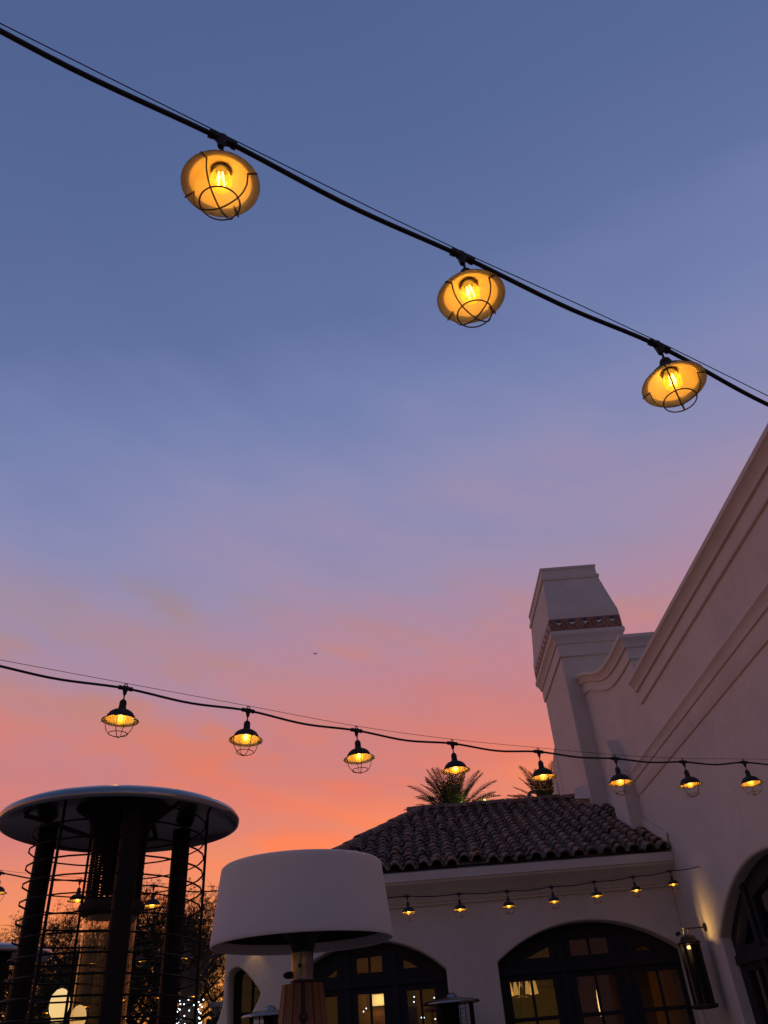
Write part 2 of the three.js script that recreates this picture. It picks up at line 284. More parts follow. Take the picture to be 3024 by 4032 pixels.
  capRow('ridge_tile', at(3.25, len, 0.03), at(0.05, len, 0.03), 9, V(0, 1, 0));
  const bed = (a, b, w, h) => { const d = b.clone().sub(a).normalize(), sd = V().crossVectors(d, V(0, 1, 0)).normalize().multiplyScalar(w), u = V(0, h, 0); return sweep([a, b].map((p) => [p.clone().sub(sd), p.clone().addScaledVector(sd, -0.6).add(u), p.clone().addScaledVector(sd, 0.6).add(u), p.clone().add(sd)])); };
  part('ridge_mortar', bed(at(3.3, len, -0.04), at(0.12, len, -0.04), 0.11, 0.10), tileMats[3], roof);
  part('hip_mortar', bed(at(hipX(0) + 0.05, 0.05, -0.04), at(0.2, len, -0.04), 0.12, 0.10), tileMats[3], roof);
  // mortar flashing up the tall wall and the little saddle at the chimney foot
  part('wall_flashing', sweep([0.05, 1.2, len * 0.85].map((s) => [at(3.598, s, 0.0), at(3.585, s, 0.19), at(3.57, s, 0.195), at(3.56, s, 0.0)])), M.trim, roof);
  part('chimney_saddle', sweep([0.0, 0.9].map((q) => [V(3.06 + q * 0.22, 5.14 - q * 0.10, -2.70 + q * 0.32), V(3.10 + q * 0.2, 5.32 - q * 0.23, -2.70 + q * 0.30), V(3.3, 5.34 - q * 0.24, -2.60 + q * 0.24), V(3.3, 4.85, -2.60 + q * 0.24)])), M.trim, roof);
}

// ------------------------------------------------------------------ the tall block along the east side
const block = thing('tall_block', 'tall white stucco block with moulded parapet and tapered chimney', 'building', [3.6, 0, 0]);
{
  const sTop = [[11.15, 6.60], [11.8, 6.61], [12.3, 6.66], [12.7, 6.74], [13.2, 6.92], [13.6, 7.09], [14.0, 7.24], [14.5, 7.36], [16.9, 7.40]];
  const hole = archPath(7.0, 10.66, 0.12, 8.83, -0.108, 3.117);
  part('wall', slab([[0, 0], [17.2, 0], [17.2, 7.38], ...sTop.slice().reverse().slice(1), [11.15, 5.88], [0, 5.88]], [hole], 0.34, 0.03).applyMatrix4(SIDE).translate(0.34, 0, 0), M.stucco, block);
  // parapet mouldings
  const P = [[0, 0], [0.13, 0], [0.135, -0.02], [0.13, -0.055], [0.105, -0.075], [0.085, -0.11], [0.065, -0.15], [0.06, -0.185], [0.03, -0.195], [0.03, -0.36], [0.022, -0.375], [0, -0.38]];
  const along = (name, path, prof) => part(name, sweep(path.map(([s, y]) => prof.map(([o, d]) => V(-o, y + d, -s)))), M.trim, block);
  along('parapet_coping', [[0, 5.91], [6, 5.91], [11.16, 5.91]], P);
  part('curved_coping', sweep([P.map(([o, d]) => V(-o, 6.622 + d, -(11.152 - o))), ...sTop.slice(1, 8).map(([s, y]) => P.map(([o, d]) => V(-o, y + 0.022 + d, -s)))]), M.trim, block);
  along('string_course', [[0, 4.93], [6, 4.93], [12.52, 4.93]], [[0, 0], [0.075, -0.005], [0.078, -0.03], [0.06, -0.055], [0.045, -0.10], [0.04, -0.15], [0.022, -0.16], [0.022, -0.355], [0.016, -0.37], [0, -0.375]]);
  part('front_parapet', box(0.002, 6, 5.6, 6.6, -11.5, -11.155, 0.01), M.stucco, block);
  part('front_coping', sweep([0, 3, 6].map((x) => P.map(([o, d]) => V(x || -o, 6.622 + d, -11.152 + o)))), M.trim, block);
  part('roof_deck', box(0.34, 6, 5.55, 5.6, -17.2, 0, 0), M.stucco, block);
  part('rear_wall', box(6, 6.3, 0, 6.6, -17.2, 0, 0), M.stucco, block);
  part('end_wall', box(0.34, 6, 0, 5.55, -0.3, 0, 0), M.stucco, block);
  part('far_wall', box(0.34, 6, 0, 7.3, -17.2, -16.95, 0), M.stucco, block);
  // chimney
  const ch = sub('chimney', block);
  const x0 = -0.31, x1 = 0.93, z0 = -16.8, z1 = -14.4;
  part('shaft', box(x0, x1, 4.4, 8.0, z0, z1, 0.02), M.stucco, ch);
  const ring = (pts, lean = () => 0) => { const cor = [[x0, z1, -1, 1], [x1, z1, 1, 1], [x1, z0, 1, -1], [x0, z0, -1, -1], [x0, z1, -1, 1]]; return sweep(cor.map(([x, z, sx, sz]) => pts.map(([o, y]) => V(x + sx * o - lean(y) * (sx < 0 ? 1 : 0), y, z + sz * o))), false); };
  part('cornice', ring([[0.0, 7.78], [0.03, 7.785], [0.03, 8.04], [0.055, 8.05], [0.06, 8.09], [0.075, 8.13], [0.10, 8.18], [0.125, 8.21], [0.13, 8.25], [0.13, 8.29], [0.11, 8.31], [0.05, 8.32]]), M.trim, ch);
  const clay = std({ color: rgb(0.42, 0.25, 0.19), map: tileTone, roughness: 0.7 });
  part('tile_band', ring([[0.10, 8.31], [0.105, 8.32], [0.105, 8.575], [0.09, 8.58]]), clay, ch);
  part('hood', ring([[0.10, 8.575], [0.102, 8.64], [0.098, 8.72], [0.075, 8.82], [0.035, 9.02], [-0.03, 9.35], [-0.08, 9.62]], (y) => 0.11 * smooth(8.6, 9.9, y)), M.stucco, ch);
  part('cap', ring([[-0.09, 9.58], [-0.055, 9.585], [-0.05, 9.60], [-0.05, 9.655], [-0.075, 9.665], [-0.085, 9.69], [-0.085, 9.84], [-0.07, 9.85], [-0.07, 9.90], [-0.10, 9.91], [-0.5, 9.91]], () => 0.10), M.trim, ch);
  const navy = std({ color: rgb(0.012, 0.018, 0.06), roughness: 0.4 }), white = std({ color: rgb(0.62, 0.60, 0.55), roughness: 0.4 }), light = std({ color: rgb(0.48, 0.31, 0.22), map: tileTone, roughness: 0.7 });
  const dia = (s) => { const g = new THREE.BufferGeometry(); g.setAttribute('position', new THREE.Float32BufferAttribute([-s, 0, 0, s, 0, 0, 0, s, 0], 3)); return uvM(new THREE.ExtrudeGeometry(new THREE.Shape([new THREE.Vector2(-s, 0), new THREE.Vector2(s, 0), new THREE.Vector2(0, s)]), { depth: 0.006, bevelEnabled: false })); };
  const tri = dia(0.062), tri2 = dia(0.115);
  const put = (n, g, m, x, y, z, ry, rz) => { const t = part(n, g, m, ch); t.position.set(x, y, z); t.rotation.set(0, ry, rz); };
  for (let k = 0; k < 5; k++) {
    const x = -0.235 + 0.272 * k, z = z1 + 0.107;
    put('navy_tile', tri, navy, x, 8.493, z, 0, 0); put('white_tile', tri, white, x, 8.487, z, 0, Math.PI);
    if (k < 4) { put('clay_tile', tri2, k % 2 ? light : tileMats[5], x + 0.136, 8.437, z - 0.001, 0, 0); put('clay_tile', tri2, k % 2 ? light : tileMats[5], x + 0.136, 8.434, z - 0.001, 0, Math.PI); }
  }
  for (let k = 0; k < 9; k++) {
    const z = z1 - 0.06 - 0.272 * k, x = x0 - 0.107;
    put('navy_tile', tri, navy, x, 8.493, z, -Math.PI / 2, 0); put('white_tile', tri, white, x, 8.487, z, -Math.PI / 2, Math.PI);
  }
  // scrolled shoulder behind the shaft
  part('shoulder', slab([[16.7, 5.0], [18.3, 5.0], [18.25, 5.6], [18.05, 6.0], [17.75, 6.25], [17.55, 6.45], [17.35, 6.62], [17.05, 6.75], [16.7, 6.82]], [], 0.7, 0.05).applyMatrix4(SIDE).translate(0.39, 0, 0), M.stucco, ch);
  part('shoulder_step', slab([[17.2, 5.2], [18.6, 5.2], [18.5, 5.7], [18.1, 5.95], [17.6, 6.1], [17.2, 6.15]], [], 0.4, 0.04).applyMatrix4(SIDE).translate(0.05, 0, 0), M.stucco, ch);
  // small gabled pilaster on the wall
  part('gabled_pilaster', slab([[12.55, 4.1], [13.32, 4.1], [13.32, 5.16], [12.92, 5.60], [12.62, 5.10], [12.55, 5.0]], [], 0.24, 0.008).applyMatrix4(SIDE).translate(0.03, 0, 0), M.stucco, block);
  // arched doors in the side wall
  const d = sub('arched_door', block), cols = [[7.25, 7.75], [8.0, 8.7], [8.95, 9.65], [9.92, 10.45]];
  const hl = []; for (const [a, b] of cols) for (const [c, e] of [[0.3, 1.1], [1.2, 2.05]]) hl.push([[a, c], [b, c], [b, e], [a, e]]);
  const ups = [[[8.0, 2.3], [8.7, 2.3], [8.7, 2.83], [8.0, 2.76]], [[8.95, 2.3], [9.65, 2.3], [9.65, 2.70], [8.95, 2.83]], [[9.92, 2.3], [10.28, 2.3], [9.92, 2.56]], [[7.37, 2.3], [7.75, 2.3], [7.75, 2.56]]];
  part('frame', slab(archPath(6.98, 10.68, 0.01, 8.83, -0.108, 3.14), [...hl, ...ups], 0.08, 0.008).applyMatrix4(SIDE).translate(0.22, 0, 0), M.door, d);
  for (const h of [...hl, ...ups]) part('pane', uvM(new THREE.ExtrudeGeometry(new THREE.Shape(h.map(([x, y]) => new THREE.Vector2(x, y))), { depth: 0.004, bevelEnabled: false })).applyMatrix4(SIDE).translate(0.19, 0, 0), M.glass, d);
  for (const [a, b] of cols) { part('muntin', box(0.17, 0.21, 0.3, 2.05, -(a + b) / 2 - 0.018, -(a + b) / 2 + 0.018, 0.004), M.door, d); }
  for (const s of [7.87, 8.83, 9.79]) part('post', box(0.10, 0.16, 0.02, 2.9, -s - 0.055, -s + 0.055, 0.01), M.door, d);
  part('transom_bar', box(0.095, 0.16, 2.12, 2.22, -10.62, -7.04, 0.012), M.door, d);
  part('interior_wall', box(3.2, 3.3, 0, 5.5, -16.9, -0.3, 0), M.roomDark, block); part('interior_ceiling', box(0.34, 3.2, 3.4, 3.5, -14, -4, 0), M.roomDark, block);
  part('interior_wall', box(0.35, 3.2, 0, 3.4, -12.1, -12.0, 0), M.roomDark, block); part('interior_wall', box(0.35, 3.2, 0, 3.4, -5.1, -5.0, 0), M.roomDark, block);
}

// vent pipe on the ridge
{
  const v = thing('roof_vent', 'short roof vent pipe with bent cowl standing on the ridge', 'vent', [2.22, 5.28, -15.26]);
  part('base', box(-0.13, 0.13, -0.06, 0.045, -0.1, 0.1, 0.01), tileMats[4], v);
  part('cowl', tube([V(0.09, 0.02, 0), V(0.10, 0.10, 0), V(0.13, 0.16, 0), V(0.18, 0.18, 0), V(0.24, 0.165, 0)], 0.032, 16, 8), tileMats[4], v);
}

// ------------------------------------------------------------------ wall lanterns
function lantern(pos, turn, label, up, down) {       // arm runs out along local +z from the wall
  const t = thing('wall_lantern', label, 'lantern', pos, turn, 'tall iron lanterns on the walls');
  part('wall_plate', new THREE.CylinderGeometry(0.045, 0.05, 0.018, 20).rotateX(Math.PI / 2).translate(0, 0, 0.010), M.iron, t);
  part('arm', merged([tube([V(0, 0, 0.01), V(0, 0, 0.2), V(0, 0.0, 0.27), V(0, 0.02, 0.29)], 0.008, 16), tube([V(0, 0.0, 0.255), V(0.0, -0.02, 0.28), V(0, -0.05, 0.285), V(0, -0.09, 0.255)], 0.007, 12), tube([V(0, 0.0, 0.255), V(0, -0.02, 0.235), V(0, -0.05, 0.225), V(0, -0.09, 0.255)], 0.007, 12)]), M.iron, t);
  const cz = 0.255;
  part('roof', uvM(lathe([[0.001, -0.08], [0.09, -0.085], [0.11, -0.13], [0.155, -0.15], [0.155, -0.172], [0.001, -0.172]], 4).toNonIndexed().rotateY(Math.PI / 4).translate(0, 0, cz)), M.bronze, t);
  part('base', uvM(lathe([[0.001, -0.80], [0.165, -0.80], [0.178, -0.815], [0.165, -0.84], [0.10, -0.85], [0.001, -0.85]], 4).toNonIndexed().rotateY(Math.PI / 4).translate(0, 0, cz)), M.bronze, t);
  for (const sx of [-1, 1]) for (const sz of [-1, 1]) part('corner_post', box(sx * 0.085 - 0.016, sx * 0.085 + 0.016, -0.80, -0.17, cz + sz * 0.085 - 0.016, cz + sz * 0.085 + 0.016, 0.003), M.iron, t);
  for (const sx of [-1, 1]) part('pane', box(sx * 0.085 - 0.0015, sx * 0.085 + 0.0015, -0.80, -0.17, cz - 0.07, cz + 0.07, 0), M.glass, t);
  for (const sz of [-1, 1]) part('pane', box(-0.07, 0.07, -0.80, -0.17, cz + sz * 0.085 - 0.0015, cz + sz * 0.085 + 0.0015, 0), M.glass, t);
  part('back_plate', box(-0.075, 0.075, -0.80, -0.17, 0.172, 0.178, 0), M.iron, t);
  for (const sx of [-1, 1]) part('side_panel', box(sx * 0.079 - 0.003, sx * 0.079 + 0.003, -0.798, -0.174, 0.182, cz + 0.015, 0), M.iron, t);
  part('bulb', new THREE.SphereGeometry(0.026, 16, 12).scale(1.2, 0.8, 1.2).translate(0, -0.205, cz + 0.01), lampGlow(1, 0.62, 0.25, 2.2), t);
  const l = new THREE.PointLight(rgb(1, 0.6, 0.22), down, 0, 2); l.position.set(0, -0.205, cz + 0.01); l.castShadow = true; l.name = 'lantern_light'; t.add(l);
  const aim = V(0.10, 0.12, -0.33).normalize(), from = V(0, -0.05, 0.36), turnTo = new THREE.Quaternion().setFromUnitVectors(V(0, 1, 0), aim);  // uplight and its cup are added to make the warm patch on the wall
  part('added_shroud', lathe([[0.001, -0.03], [0.018, -0.028], [0.021, -0.01], [0.021, 0.03], [0.019, 0.03], [0.018, -0.006]], 16).applyQuaternion(turnTo).translate(from.x, from.y, from.z), M.iron, t);
  part('added_up_light', new THREE.CylinderGeometry(0.0175, 0.0175, 0.004, 14).applyQuaternion(turnTo).translate(from.x, from.y, from.z), lampGlow(1, 0.6, 0.2, 1.0), t);
  const s = new THREE.SpotLight(rgb(1, 0.56, 0.16), up, 0, R(52), 0.45, 2); s.position.copy(from).addScaledVector(aim, 0.034); s.target.position.copy(from).add(aim); s.castShadow = true; s.name = 'added_up_light'; t.add(s, s.target);
  return t;
}
lantern([3.598, 2.585, -11.05], -Math.PI / 2, 'tall dark iron lantern hung on the side wall by the arched doors', 0.40, 0.05);
{
  const t = thing('wall_downlight', 'small shielded wall light glowing down the stucco behind the drum lampshade', 'wall light', [-2.24, 2.93, -11.997]);
  part('back_plate', box(-0.05, 0.05, -0.02, 0.16, 0.001, 0.02, 0.004), M.iron, t);
  part('hood', lathe([[0.001, 0.16], [0.06, 0.15], [0.075, 0.0], [0.073, 0.0], [0.058, 0.145]], 20).translate(0, 0, 0.096), M.bronze, t);
  part('bulb', new THREE.SphereGeometry(0.02, 12, 10).translate(0, 0.05, 0.096), lampGlow(1, 0.6, 0.2, 2), t);
  const l = new THREE.SpotLight(rgb(1, 0.56, 0.16), 0.09, 0, R(38), 0.6, 2); l.position.set(0, 0.02, 0.096); l.target.position.set(0.0, -0.6, 0.03); l.castShadow = true; l.name = 'downlight'; t.add(l, l.target);
}

// ------------------------------------------------------------------ lights in the dining room
{
  const t = thing('chandelier', 'lit chandelier with flared glass shades seen through the middle arched doors', 'chandelier', [1.52, 2.22, -14.0]);
  part('stem', merged([rod(V(0, 0.02, 0), V(0, 1.06, 0), 0.008), lathe([[0.001, -0.1], [0.04, -0.06], [0.03, 0], [0.012, 0.05]], 14)]), M.iron, t);
  const N = 7;
  for (let k = 0; k < N; k++) {
    const a = k / N * 2 * Math.PI + 0.3, dx = Math.cos(a), dz = Math.sin(a);
    part('arm', tube([V(0, -0.05, 0), V(dx * 0.1, -0.10, dz * 0.1), V(dx * 0.18, -0.06, dz * 0.18), V(dx * 0.21, 0.03, dz * 0.21)], 0.006, 12, 5), M.iron, t);
    part('lamp_shade', lathe([[0.012, 0.09], [0.02, 0.06], [0.032, 0.0], [0.045, -0.10]], 12).translate(dx * 0.21, 0.03, dz * 0.21), lampGlow(1, 0.52, 0.12, 0.42), t);
    part('bulb', new THREE.SphereGeometry(0.013, 10, 8).translate(dx * 0.21, 0.06, dz * 0.21), lampGlow(1, 0.75, 0.35, 9), t);
  }
  const l = new THREE.PointLight(rgb(1, 0.46, 0.11), 0.26, 0, 2); l.position.set(0, -0.22, 0); l.castShadow = true; l.name = 'chandelier_light'; t.add(l);
  const p = thing('pendant_lamp', 'slim glowing pendant lamp hanging behind the middle door leaf', 'lamp', [2.70, 1.95, -14.2]);
  part('cord', rod(V(0, 0.2, 0), V(0, 1.34, 0), 0.004), M.iron, p);
  part('glow_tube', lathe([[0.001, -0.17], [0.018, -0.12], [0.024, -0.02], [0.018, 0.1], [0.008, 0.2], [0.001, 0.205]], 12), lampGlow(1, 0.62, 0.2, 1.6), p);
  const l2 = new THREE.PointLight(rgb(1, 0.46, 0.11), 0.06, 0, 2); l2.position.set(0, -0.3, 0.1); l2.castShadow = true; l2.name = 'pendant_light'; p.add(l2);
  const s = thing('wall_sconce', 'square lit wall sconce seen through the doors behind the drum lampshade', 'lamp', [-0.80, 2.37, -16.75]);
  part('back_plate', box(-0.16, 0.16, -0.1, 0.1, -0.045, -0.02, 0.004), M.iron, s); part('lit_shade', box(-0.14, 0.10, -0.09, 0.09, -0.02, 0.06, 0.01), lampGlow(1, 0.66, 0.26, 0.75), s);
  const l3 = new THREE.PointLight(rgb(1, 0.46, 0.11), 0.10, 0, 2); l3.position.set(0, 0, 0.18); l3.castShadow = true; l3.name = 'sconce_light'; s.add(l3);
  const g = thing('pendant_lamp', 'round brass pendant lamp glowing behind the arched side doors', 'lamp', [5.0, 2.22, -10.4]);
  part('cord', rod(V(0, 0.06, 0), V(0, 1.18, 0), 0.004), M.iron, g); part('shade', lathe([[0.01, 0.1], [0.05, 0.08], [0.09, 0.0], [0.092, -0.01]], 18), M.bronze, g); part('bulb', new THREE.SphereGeometry(0.035, 14, 10).translate(0, 0, 0), lampGlow(1, 0.66, 0.28, 3.5), g);
  const l4 = new THREE.PointLight(rgb(1, 0.56, 0.2), 0.06, 0, 2); l4.position.set(0, -0.06, 0); l4.castShadow = true; l4.name = 'pendant_light'; g.add(l4);
}

{ // added glowing points imitate white lights mirrored in the door glass
  const f = thing('reflection_points', 'few cool white points added for reflections in the doors by the drum lampshade', 'fairy lights', [0, 0, -12.36]);
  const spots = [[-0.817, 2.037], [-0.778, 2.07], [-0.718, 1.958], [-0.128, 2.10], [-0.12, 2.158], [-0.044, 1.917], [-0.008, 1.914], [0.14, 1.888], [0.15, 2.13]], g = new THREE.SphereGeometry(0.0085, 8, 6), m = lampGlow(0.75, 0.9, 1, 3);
  for (const [x, y] of spots) part('bulb', g.clone().translate(x, y, 0), m, f);  // glowing beads and their wire stand in for the mirrored lights
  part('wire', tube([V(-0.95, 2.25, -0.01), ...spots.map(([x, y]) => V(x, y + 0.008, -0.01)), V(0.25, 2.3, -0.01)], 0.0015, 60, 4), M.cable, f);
}

// ------------------------------------------------------------------ caged string lamps
const lampGeo = (() => {
  const o = [[0.0185, -0.105], [0.024, -0.108], [0.037, -0.112], [0.050, -0.121], [0.059, -0.134], [0.0648, -0.1485], [0.071, -0.1525], [0.0797, -0.1562], [0.0807, -0.1578]];
  const inn = [[0.0802, -0.1584], [0.0715, -0.1550], [0.0640, -0.1513], [0.0636, -0.1500], [0.0578, -0.1350], [0.0490, -0.1228], [0.036, -0.114], [0.020, -0.1105]];
  const hoop = (a) => { const h = [[0.0615, -0.1500], [0.0610, -0.165], [0.0602, -0.180], [0.055, -0.196], [0.048, -0.208], [0.038, -0.217], [0.02, -0.226], [0, -0.230]]; const pts = [...h.map(([r, y]) => V(r, y, 0)), ...h.slice(0, -1).reverse().map(([r, y]) => V(-r, y, 0))]; return tube(pts, 0.0018, 40, 6).rotateY(a); };
  const tabs = [0, 1, 2, 3].map((k) => rod(V(0.060, -0.1505, 0), V(0.083, -0.1605, 0), 0.0018, 0.0018, 6).rotateY(k * Math.PI / 2));
  return {
    cord: rod(V(0, -0.030, 0), V(0, -0.068, 0), 0.0034),
    neck: lathe([[0.0035, -0.058], [0.008, -0.060], [0.013, -0.065], [0.0158, -0.073], [0.0158, -0.092], [0.0166, -0.096], [0.018, -0.104], [0.0185, -0.110], [0.001, -0.111]], 28),
    shade: lathe(o, 56), reflector: lathe(inn, 56),
    holder: lathe([[0.0195, -0.109], [0.0195, -0.116], [0.0175, -0.116], [0.0175, -0.110]], 28),
    bulb: lathe([[0.0125, -0.112], [0.0150, -0.118], [0.0195, -0.127], [0.0228, -0.139], [0.0232, -0.148], [0.0212, -0.158], [0.0155, -0.1665], [0.008, -0.1705], [0.0005, -0.1715]], 28),
    filament: merged([0, 1, 2, 3].map((k) => { const a = k * Math.PI / 2 + 0.5; return rod(V(0.005 * Math.cos(a), -0.122, 0.005 * Math.sin(a)), V(0.0088 * Math.cos(a), -0.152, 0.0088 * Math.sin(a)), 0.0021, 0.0021, 6); })),
    cage: merged([hoop(0), hoop(Math.PI / 2), new THREE.TorusGeometry(0.0405, 0.0018, 6, 48).rotateX(Math.PI / 2).translate(0, -0.2155, 0), ...tabs]),
  };
})();
function lamp(p, turn, label, group, bright = 0.013, lean = [0, 0]) {
  const t = thing('caged_lamp', label, 'string lamp', [p.x, p.y, p.z], turn, group);
  t.rotation.set(lean[0], turn, lean[1]); t.position.y += 0.006;
  part('cord', lampGeo.cord, M.cable, t); part('neck', lampGeo.neck, M.bronze, t); part('shade', lampGeo.shade, M.bronze, t); part('reflector', lampGeo.reflector, M.reflector, t);
  part('bulb_holder', lampGeo.holder, M.bronze, t);
  const b = part('bulb', lampGeo.bulb, M.bulb, t); part('filament', lampGeo.filament, M.filament, b);
  part('cage', lampGeo.cage, M.cage, t);
  const l = new THREE.PointLight(rgb(1, 0.42, 0.04), bright, 0, 2); l.position.set(0, -0.133, 0); l.castShadow = true; l.shadow.radius = 0.3; l.name = 'bulb_light'; t.add(l);
}
const socketGeo = merged([new THREE.CylinderGeometry(0.0088, 0.0088, 0.058, 12).rotateZ(Math.PI / 2), new RoundedBoxGeometry(0.032, 0.021, 0.018, 2, 0.006), new THREE.CylinderGeometry(0.0135, 0.0062, 0.030, 12).translate(0, -0.017, 0), new THREE.TorusGeometry(0.0068, 0.0024, 6, 14).translate(0, 0.0145, 0), new THREE.CylinderGeometry(0.0102, 0.0102, 0.011, 12).rotateZ(Math.PI / 2).translate(0.026, 0, 0), new THREE.CylinderGeometry(0.0102, 0.0102, 0.011, 12).rotateZ(Math.PI / 2).translate(-0.026, 0, 0)]);
function string(sockets, ends, label, wireLabel, lift = 0.021, sag = 0.013, cr = 0.0058) {
  const t = thing('light_string', label, 'cable');
  const pts = [];
  const all = [ends[0], ...sockets, ends[1]];
  all.forEach((p, i) => { pts.push(p); if (i + 1 < all.length) { const q = all[i + 1]; const n = Math.max(1, Math.round(p.distanceTo(q) / 0.62)); if (n > 1) for (let k = 1; k < n; k++) pts.push(p.clone().lerp(q, k / n)); } });
  const fine = []; pts.forEach((p, i) => { fine.push(p); if (i + 1 < pts.length) { const m = p.clone().lerp(pts[i + 1], 0.5); m.y -= sag * rr(0.8, 1.3); fine.push(m); } });
  part('cable', tube(fine, cr, fine.length * 6, 7), M.cable, t);
  sockets.forEach((p, i) => {
    const d = all[i + 2].clone().sub(all[i]).normalize();
    const m = part('socket', socketGeo, M.cable, t); m.position.copy(p);
    m.rotation.set(0, -Math.atan2(d.z, d.x), Math.asin(d.y), 'YZX');
  });
  const w = thing('support_wire', wireLabel, 'wire');
  part('wire', tube([ends[0].clone().add(V(0, lift + 0.004, 0)), ...sockets.map((p) => p.clone().add(V(0, lift, 0))), ends[1].clone().add(V(0, lift + 0.004, 0))], 0.0013, sockets.length * 10, 5), M.iron, w);
}
const between = (a, b, k) => a.clone().lerp(b, k);
const ordinal = ['first', 'second', 'third', 'fourth', 'fifth', 'sixth', 'seventh', 'eighth'];
{
  const A = [V(-0.285, 3.196, -0.888), V(0.243, 3.143, -1.200), V(0.772, 3.052, -1.468)];
  string(A, [between(A[1], A[0], 8).add(V(0, 0.08, 0)), V(3.597, 2.48, -3.005)], 'thick black lamp cable closest overhead, running down across the blue sky', 'thin steel wire above the cable that crosses the blue sky', 0.020, 0.015, 0.0060);
  const lab = ['large lit caged lamp seen almost from straight below, high in the blue sky', 'lit caged lamp in the middle of the three big ones overhead', 'big tilted lit caged lamp lowest on the cable across the blue sky'];
  A.forEach((p, i) => lamp(p, [1.32, 0.72, 1.05][i], lab[i], 'three big lamps overhead', 0.0110, [[0.06, 0.03], [0, 0.02], [0, -0.06]][i]));

  const B = [V(-1.237, 2.985, -3.269), V(-0.746, 2.975, -3.631), V(-0.237, 2.950, -3.966), V(0.278, 2.947, -4.293), V(0.802, 2.958, -4.605), V(1.326, 2.972, -4.917), V(1.850, 3.004, -5.227), V(2.375, 3.053, -5.534)];
  string(B, [V(-5.29, 3.125, -0.43), V(3.598, 3.16, -6.25)], 'black lamp cable strung over the pink sky to the tall wall', 'thin wire above the cable over the pink sky', 0.024, 0.014);
  const where = ['over the round heater lid', 'between heater lid and drum shade', 'above the white drum lampshade', 'just above the palm crown', 'in front of the chimney edge', 'before the mouldings of the tall wall', 'before the blank tall wall', 'at the edge of the picture by the tall wall'];
  B.forEach((p, i) => lamp(p, [0.12, 0.62, 0.2, 0.9, 0.3, 0.15, 0.5, 1.1][i], ordinal[i] + ' pink sky string lamp, ' + where[i], 'lamps on the pink sky string', 0.0115, [rr(-0.03, 0.03), rr(-0.05, 0.05)]));

  const D = [V(-0.081, 2.841, -8.626), V(0.459, 2.866, -8.909), V(0.994, 2.898, -9.200), V(1.525, 2.948, -9.497), V(2.064, 3.006, -9.776), V(2.593, 3.071, -10.072), V(3.128, 3.143, -10.357)];
  string(D, [V(-1.65, 2.80, -7.8), V(3.597, 3.215, -10.66)], 'black lamp cable sagging in front of the eave cornice', 'thin wire above the cable by the eave', 0.018, 0.010);
  D.forEach((p, i) => lamp(p, [0.2, 0.1, 0.9, 0.75, 0.55, 0.4, 0.85][i], ordinal[i] + ' small lit caged lamp below the eave, counting from the drum lampshade', 'lamps below the eave', 0.013, [rr(-0.03, 0.03), rr(-0.04, 0.04)]));

  const Cs = [V(-3.37, 2.967, -6.704), V(-2.722, 2.873, -6.77), V(-2.126, 2.80, -6.827), V(-1.53, 2.725, -6.88)];
  string(Cs, [V(-4.7, 3.25, -6.6), V(-2.45, 3.0, -11.99)], 'black lamp cable passing behind the caged heater', 'thin wire above the cable behind the caged heater', 0.02, 0.02);
  const cw = ['lit caged lamp at the picture edge beside the caged heater post', 'lit caged lamp half behind the heater burner', 'lit caged lamp seen between the two heater posts', 'lit caged lamp almost hidden by the drum lampshade edge'];
  Cs.forEach((p, i) => lamp(p, 0.3 + i, cw[i], 'lamps behind the caged heater', 0.013));
  const Es = [V(-4.289, 2.918, -11.506), V(-3.669, 2.911, -11.511), V(-3.058, 2.904, -11.516)];
  string(Es, [V(-9.5, 3.1, -11.3), V(-2.6, 2.95, -11.99)], 'far black lamp cable in front of the feathery trees', 'thin wire above the far lamp cable before the trees', 0.02, 0.02);
  ['far lit caged lamp behind the heater glass tube', 'far lit caged lamp between heater posts before the trees', 'far lit caged lamp beside the thin heater rod'].forEach((l, i) => lamp(Es[i], 0.4 + i, l, 'far lamps before the trees', 0.013));
  const Fs = [V(-6.064, 2.60, -14.515), V(-5.44, 2.64, -14.5), V(-4.822, 2.690, -14.472), V(-4.25, 2.68, -14.48), V(-3.689, 2.664, -14.496)];
  string(Fs, [V(-8.5, 2.75, -14.6), V(-2.665, 2.72, -14.5)], 'lowest and farthest lamp cable among the tree branches', 'thin wire above the farthest lamp cable', 0.02, 0.02);
  ['tiny lit caged lamp beside the glowing globe lantern', 'tiny lit caged lamp behind the front heater post', 'tiny lit caged lamp low between the heater posts', 'tiny lit caged lamp hidden behind the right heater post'.replace('right ', 'slimmer '), 'tiny lit caged lamp by the palm trunk'].forEach((l, i) => lamp(Fs[i], 0.2 + i, l, 'farthest lamps in the branches', 0.013));
}

